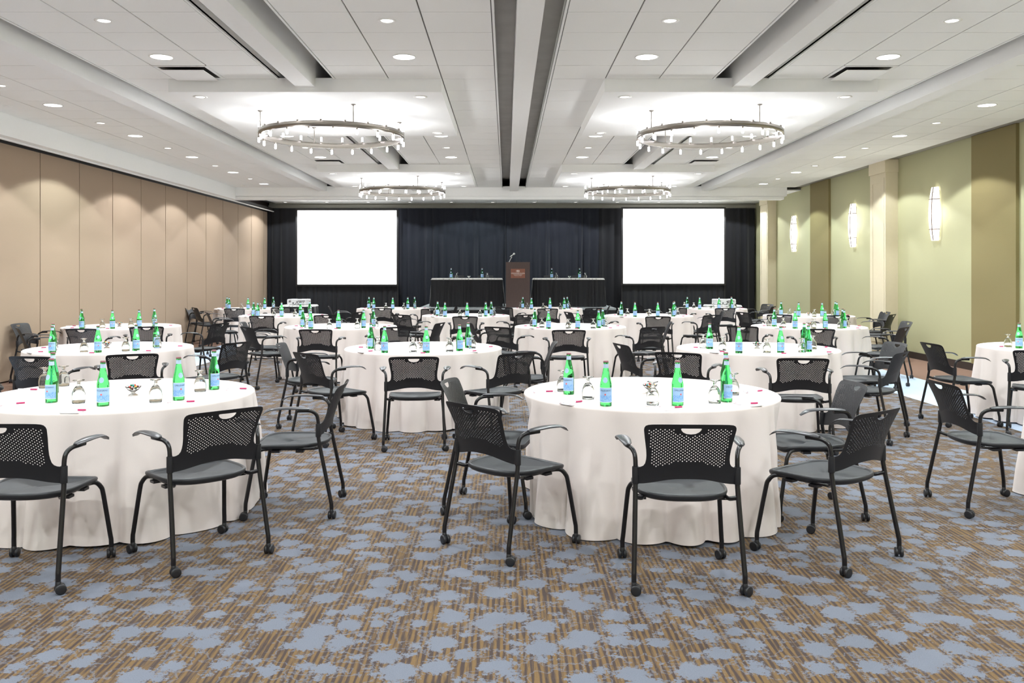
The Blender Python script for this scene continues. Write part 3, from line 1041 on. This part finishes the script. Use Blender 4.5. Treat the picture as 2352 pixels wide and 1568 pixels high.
def pad_proto():
    p = empty('notepad')
    MB().box((-.054, -.07, 0), (.054, .07, .004)).build('paper_block', M_PAPER, p)
    MB().box((-.054, .058, .004), (-.026, .07, .0045)).add([(.03, .07, .0045), (.054, .07, .0045), (.054, .05, .0045)], [(0, 2, 1)]).build('printed_mark', M_PRINT, p)
    remember(p)
    return p
def pen_proto():
    p = empty('pen')
    MB().tube([(0, -.068, .0055), (0, .02, .0055)], .0045, 8, 1).build('barrel', M_PENW, p)
    MB().tube([(0, .02, .0055), (0, .066, .0055)], .0055, 8, 1).build('cap', M_PENC, p)
    remember(p)
    return p
bottle0, pad0, pen0 = bottle_proto(), pad_proto(), pen_proto()
gob_me, bowl_me = goblet_proto(), bowl_proto()
coast_me = MB().lathe([(.052, 0), (.052, .0012)], 24).mesh('coaster', M_PAPER)
candy_me = [MB().lathe([(.002, -.008), (.0065, -.006), (.0078, 0), (.0065, .006), (.002, .008)], 8).mesh('candy', m) for m in M_CANDY]
used = {'b': False, 'p': False, 'n': False}
def inst(key, proto):
    if not used[key]:
        used[key] = True; return proto
    return copy_tree(proto)

RNDG = random.Random(11)
def put_bottle(x, y, z, face, label):
    b = inst('b', bottle0)
    b.location = (x, y, z); b.rotation_euler = (0, 0, R(face + 90))
    tag(b, label, 'bottle', 'green water bottles')
def put_goblet(x, y, z, label, coaster=None):
    if coaster:
        c = link('coaster', coast_me, None, (x, y, z)); tag(c, coaster, 'coaster', 'white paper coasters')
        z += .0013
    g = link('water_goblet', gob_me, None, (x, y, z), RNDG.uniform(0, 6))
    tag(g, label, 'glass', 'upturned goblets')
def put_bowl(x, y, z, n, where):
    b = link('candy_bowl', bowl_me, None, (x, y, z)); tag(b, 'small footed glass bowl of wrapped candies on %s' % where, 'bowl', 'candy bowls')
    for k in range(n):
        ring_ = 0 if k < 5 else (1 if k < 11 else 2)
        rr = (.016, .026, .012)[ring_]
        an = k * 2.4 + x
        hz = (.043, .056, .065)[ring_]
        c = link('candy', candy_me[(k * 5 + int(x * 7)) % 6], None, (x + rr * math.cos(an), y + rr * math.sin(an), z + hz))
        c.rotation_euler = (k * 1.3, k * .9, k)
        tag(c, '%s wrapped candy in the glass bowl on %s' % (('red', 'green', 'gold', 'teal', 'white', 'maroon')[(k * 5 + int(x * 7)) % 6], where), 'candy', 'candies in the bowl on %s' % where)

# ------------------------------------------------------------------ round tables
RT = .838
tt_me = MB().lathe([(.4, .715), (RT - .012, .715), (RT - .008, .725), (RT - .008, .742), (RT - .02, .7435)], 48).mesh('tabletop', M_WOOD)
ped_me = MB().lathe([(.30, 0), (.30, .03), (.06, .06), (.05, .69), (.25, .715)], 20).mesh('pedestal', M_STEEL)
DENTS = {}
def cloth_mesh(seed, dents=()):
    def limit(a):
        L = 9.0
        for (an, rho) in dents:
            d = abs((a - an + PI) % (2 * PI) - PI) * rho
            L = min(L, rho - .022 + 1.6 * max(0.0, d - .045))
        return L
    rnd = random.Random(seed)
    n = 312
    k1 = rnd.choice((19, 20, 21, 22)); p1, p2, p3 = (rnd.uniform(0, 6.28) for _ in range(3))
    am = [rnd.uniform(.55, 1.3) for _ in range(40)]
    def fold(a, t):
        x = k1 * a + p1 + .9 * math.sin(2 * a + p2) + .7 * math.sin(5 * a + p3) + .15 * t
        q = (x / (2 * PI)) % k1
        i = int(q); u = q - i
        A = am[i]
        g = 2 * math.sin(PI * u) ** .75 - .9
        return .042 * A * g + .012 * math.sin(9 * a + p2)
    ph = [p3]
    loops = []
    for (r, z) in ((.2, .75), (.5, .75), (.78, .75), (.822, .7498), (.834, .7478), (.8405, .7425), (.8425, .735)):
        loops.append([(r * math.cos(2 * PI * i / n), r * math.sin(2 * PI * i / n), z) for i in range(n)])
    steps = 16
    for s in range(1, steps + 1):
        t = s / steps
        L = []
        for i in range(n):
            a = 2 * PI * i / n
            f = fold(a, t)
            r = .8425 + .016 * t + .038 * t * t + max(-.045 * t, f * (min(1, t * 1.3) ** .8))
            lim = limit(a)
            if lim < .8425: r = min(r, .8425 + (lim - .8425) * min(1, t / .33))
            else: r = min(r, lim)
            hem = .006 + .012 * max(0, math.sin(4 * a + ph[0]))
            L.append((r * math.cos(a), r * math.sin(a), .735 * (1 - t) + hem * t))
        loops.append(L)
    m = MB()
    m.loft(loops, True)
    m.add(loops[0], [tuple(range(n))])
    return m.mesh('tablecloth', M_CLOTH)

# settings measured on the large table; L, NL, N, NR, R = places round the near half
PLACES = ['left', 'near-left', 'near', 'near-right', 'right']
BOT0 = [(-.54, -.13, 232), (-.36, -.62, 262), (.06, -.63, 284), (.39, -.45, 312), (.49, -.06, 322)]
GOB0 = [(-.58, -.01), (-.45, -.36), (-.08, -.60), (.30, -.53), (.53, -.17)]
PAD0 = [(-.71, -.06, 78), (-.55, -.55, 128), (.0, -.755, 8), (.50, -.585, 40), (.69, -.05, 98)]
OVER = {'front left table': ([(-.46, .0, 250), (-.25, -.40, 262), (.13, -.555, 278), (.50, -.32, 315), (.54, .19, 335)],
                             [(-.66, .25), (-.57, .36), (-.06, -.45), (.39, -.40), (.49, .07)],
                             [(-.69, .12, 80), (-.42, -.52, 120), (.07, -.77, 10), (.56, -.45, 50), (.71, .16, 95)], (.12, -.11))}
def table(x, y, name, rot, seed, candies, sett='LlNrR', coasters=False, bowl=(-.01, -.09)):
    BOT, GOB, PAD = BOT0, GOB0, PAD0
    if name in OVER: BOT, GOB, PAD, bowl = OVER[name]
    t = empty('round_table', (x, y, 0)); tag(t, 'round banquet table under the ivory cloth of the %s' % name, 'table', 'round banquet tables')
    link('tabletop', tt_me, t); link('pedestal', ped_me, t)
    c = link('tablecloth', cloth_mesh(seed, DENTS.get(name, ())), None, (x, y, 0))
    tag(c, 'ivory cloth draped to the floor over the %s' % name, 'tablecloth', 'ivory tablecloths')
    rnd = random.Random(seed * 31 + 5)
    cr, sr = math.cos(R(rot)), math.sin(R(rot))
    def W(px, py, j=.012):
        px += rnd.uniform(-j, j); py += rnd.uniform(-j, j)
        return x + px * cr - py * sr, y + px * sr + py * cr
    Z = .7505
    for i, k in enumerate('LlNrR'):
        if k not in sett: continue
        bx, by, fa = BOT[i]
        X, Y = W(bx, by); put_bottle(X, Y, Z, fa + rot + rnd.uniform(-8, 8), 'green water bottle at the %s place of the %s' % (PLACES[i], name))
        gx, gy = GOB[i]
        X, Y = W(gx, gy); put_goblet(X, Y, Z, 'upturned clear goblet at the %s place of the %s' % (PLACES[i], name),
                                     'white coaster under the %s goblet of the %s' % (PLACES[i], name) if coasters else None)
        qx, qy, qa = PAD[i]
        X, Y = W(qx, qy, .008); an = R(qa + rot + rnd.uniform(-12, 12))
        p = inst('p', pad0); p.location = (X, Y, Z); p.rotation_euler = (0, 0, an)
        tag(p, 'white notepad at the %s place of the %s' % (PLACES[i], name), 'notepad', 'notepads at the places')
        e = inst('n', pen0); e.location = (X + rnd.uniform(-.01, .01), Y + rnd.uniform(-.01, .01), Z + .0045)
        e.rotation_euler = (0, 0, R(rnd.choice((-80, -95, -60)) + rot))
        tag(e, 'burgundy-capped pen on the %s notepad of the %s' % (PLACES[i], name), 'pen', 'pens on the notepads')
    if candies:
        X, Y = W(*bowl); put_bowl(X, Y, Z, candies, 'the ' + name)

TB = {
 'T2': (-2.54, 5.70, 'front left table', 0, 1, 16, True), 'T1': (.96, 5.78, 'front table right of centre', 0, 2, 16, True),
 'T3': (4.46, 5.75, 'front table cut by the right edge', 0, 3, 0, True),
 'BL': (-4.26, 9.28, 'second-row left table', 8, 4, 12, True), 'M': (-.89, 9.28, 'second-row centre table', 2, 5, 12, True),
 'BR': (2.68, 9.22, 'second-row right table', 0, 6, 12, True), 'BE': (6.0, 9.25, 'second-row table at right edge', -6, 7, 0, True),
 'C1': (-5.84, 13.1, 'third-row far-left table', 6, 8, 7, False), 'C2': (-2.51, 13.1, 'third-row centre-left table', 3, 9, 7, False),
 'C3': (.97, 13.1, 'third-row centre-right table', 0, 10, 7, False), 'C4': (4.59, 13.1, 'third-row far-right table', -4, 11, 7, False),
 'D1': (-4.28, 16.6, 'fourth-row far-left table', 4, 12, 6, False), 'D2': (-.78, 16.6, 'fourth-row centre-left table', 0, 13, 6, False),
 'D3': (2.74, 16.6, 'fourth-row centre-right table', 0, 14, 6, False), 'D4': (5.80, 16.55, 'fourth-row far-right table', -3, 15, 6, False),
 'E1': (-5.90, 20.0, 'back-row far-left table', 3, 16, 5, False), 'E2': (-2.62, 20.0, 'back-row centre-left table', 0, 17, 5, False),
 'E3': (.92, 20.0, 'back-row centre-right table', 0, 18, 5, False), 'E4': (4.72, 20.0, 'back-row far-right table', 0, 19, 5, False)}
# ------------------------------------------------------------------ chairs, one line for each (x, y, heading, table, place)
CH = [(.885, 4.40, -2, 'T1', 2), (.03, 4.93, -46, 'T1', 1), (1.757, 4.75, 37, 'T1', 3), (1.955, 5.62, 90, 'T1', 4), (-.075, 5.72, -101, 'T1', 0),
      (-2.41, 4.42, -1, 'T2', 2), (-1.69, 4.75, 44, 'T2', 3), (-1.39, 5.66, 93, 'T2', 4),
      (3.19, 5.70, -90, 'T3', 0),
      (4.70, 8.93, -88, 'BE', 0), (5.12, 8.27, -32, 'BE', 1),
      (-.82, 7.75, 4, 'M', 2), (-1.60, 8.02, -45, 'M', 1), (-2.0, 8.85, -88, 'M', 0), (-.10, 8.03, 40, 'M', 3), (.19, 9.05, 90, 'M', 4),
      (-3.46, 7.97, 24, 'BL', 3), (-4.07, 7.77, -8, 'BL', 2), (-3.09, 9.15, 64, 'BL', 4), (-5.15, 8.35, -55, 'BL', 1),
      (2.55, 7.62, -6, 'BR', 2), (1.70, 8.12, -27, 'BR', 1), (1.47, 8.90, -75, 'BR', 0), (3.39, 8.10, 49, 'BR', 3), (3.72, 8.95, 96, 'BR', 4),
      (-5.56, 11.60, 0, 'C1', 2), (-5.0, 12.02, 20, 'C1', 3), (-6.25, 11.67, -58, 'C1', 1), (-6.70, 12.45, -92, 'C1', 0), (-4.45, 12.62, 72, 'C1', 4),
      (-2.47, 11.46, 0, 'C2', 2), (-1.62, 11.94, 24, 'C2', 3), (-1.27, 12.75, 74, 'C2', 4), (-3.28, 11.86, -50, 'C2', 1), (-3.59, 12.80, -84, 'C2', 0),
      (.80, 11.34, 0, 'C3', 2), (.05, 11.92, -34, 'C3', 1), (-.24, 12.85, -78, 'C3', 0), (1.83, 11.93, 31, 'C3', 3), (2.13, 12.90, 82, 'C3', 4),
      (4.10, 11.54, -7, 'C4', 2), (3.40, 12.12, -30, 'C4', 1), (5.12, 11.80, 48, 'C4', 3), (5.72, 13.0, 86, 'C4', 4),
      (-4.20, 15.10, 0, 'D1', 2), (-5.27, 16.40, -66, 'D1', 0), (-3.24, 15.40, 16, 'D1', 3), (-3.08, 16.40, 70, 'D1', 4),
      (-.70, 14.90, 0, 'D2', 2), (-1.68, 15.45, -35, 'D2', 1), (-1.87, 16.40, -76, 'D2', 0), (.15, 15.45, 35, 'D2', 3), (.32, 16.45, 84, 'D2', 4),
      (2.58, 14.90, -2, 'D3', 2), (1.68, 15.50, -30, 'D3', 1), (1.46, 16.40, -72, 'D3', 0), (3.45, 15.36, 31, 'D3', 3), (3.82, 16.55, 84, 'D3', 4),
      (4.73, 16.30, -70, 'D4', 0), (4.92, 15.55, -16, 'D4', 1), (5.76, 15.30, 0, 'D4', 2), (6.64, 15.55, 50, 'D4', 3), (6.87, 16.36, 90, 'D4', 4),
      (-5.68, 18.30, 0, 'E1', 2), (-4.98, 18.85, 25, 'E1', 3), (-6.42, 18.62, -54, 'E1', 1), (-6.80, 19.28, -90, 'E1', 0),
      (-2.63, 18.50, 0, 'E2', 2), (-3.64, 19.30, -76, 'E2', 0), (-1.70, 18.20, 25, 'E2', 3), (-1.43, 19.60, 84, 'E2', 4),
      (.86, 18.25, 0, 'E3', 2), (.10, 18.85, -30, 'E3', 1), (1.72, 18.55, 26, 'E3', 3), (2.02, 19.60, 84, 'E3', 4),
      (4.62, 18.50, 0, 'E4', 2), (3.78, 18.70, -26, 'E4', 1), (3.37, 19.90, -80, 'E4', 0), (5.70, 19.40, 60, 'E4', 3), (5.95, 20.45, 112, 'E4', 4)]
for n_, (x, y, yaw, tb, pl) in enumerate(CH):
    tx, ty = TB[tb][:2]
    dd = math.hypot(x - tx, y - ty)
    lo = .98 if tb in ('T1', 'T2') else 1.1
    if dd < lo:
        x, y = tx + (x - tx) * lo / dd, ty + (y - ty) * lo / dd
        CH[n_] = (x, y, yaw, tb, pl)
    c_, s_ = math.cos(R(yaw)), math.sin(R(yaw))
    for (px, py) in ((-.27, .285), (.27, .285), (-.27, .215), (.27, .215), (-.30, .25), (.30, .25), (-.2, .25), (-.1, .25), (0, .25), (.1, .25), (.2, .25), (-.235, .1), (.235, .1), (-.31, .12), (.31, .12)):
        qx, qy = x + px * c_ - py * s_ - tx, y + px * s_ + py * c_ - ty
        DENTS.setdefault(TB[tb][2], []).append((math.atan2(qy, qx), math.hypot(qx, qy)))
for k, (x, y, nm, rot, seed, cnd, co) in TB.items():
    table(x, y, nm, rot, seed, cnd, 'LlNrR', co)

for (x, y, yaw, tb, pl) in CH:
    chair(x, y, yaw, 'black perforated armchair at the %s of the %s' % (('left side', 'near left', 'near side', 'near right', 'right side')[pl], TB[tb][2]), 'black conference chairs')
for i, px in enumerate((1048, 1115, 1267, 1332)):
    chair(wx(px, 23.95), 23.72, 180, 'black armchair behind the %s head table, %s of its two' % (('left', 'left', 'right', 'right')[i], ('left', 'right')[i % 2]), 'chairs behind the head tables', ZST)
for tbn, pxs, bw in (('left', ((1036.5, 1049), (1107.5, 1119)), 1077), ('right', ((1267, 1278), (1331, 1344)), 1308)):
    for q, (pb, pg) in enumerate(pxs):
        wh = ('left', 'right')[q]
        put_bottle(wx(pb, 22.9), 22.85, ZST + .7555, 270 + (q * 20 - 10), 'green water bottle at the %s seat of the %s head table' % (wh, tbn))
        put_goblet(wx(pg, 22.9), 22.88, ZST + .7555, 'upturned goblet at the %s seat of the %s head table' % (wh, tbn))
    put_bowl(wx(bw, 22.9), 22.9, ZST + .7555, 5, 'the %s head table' % tbn)
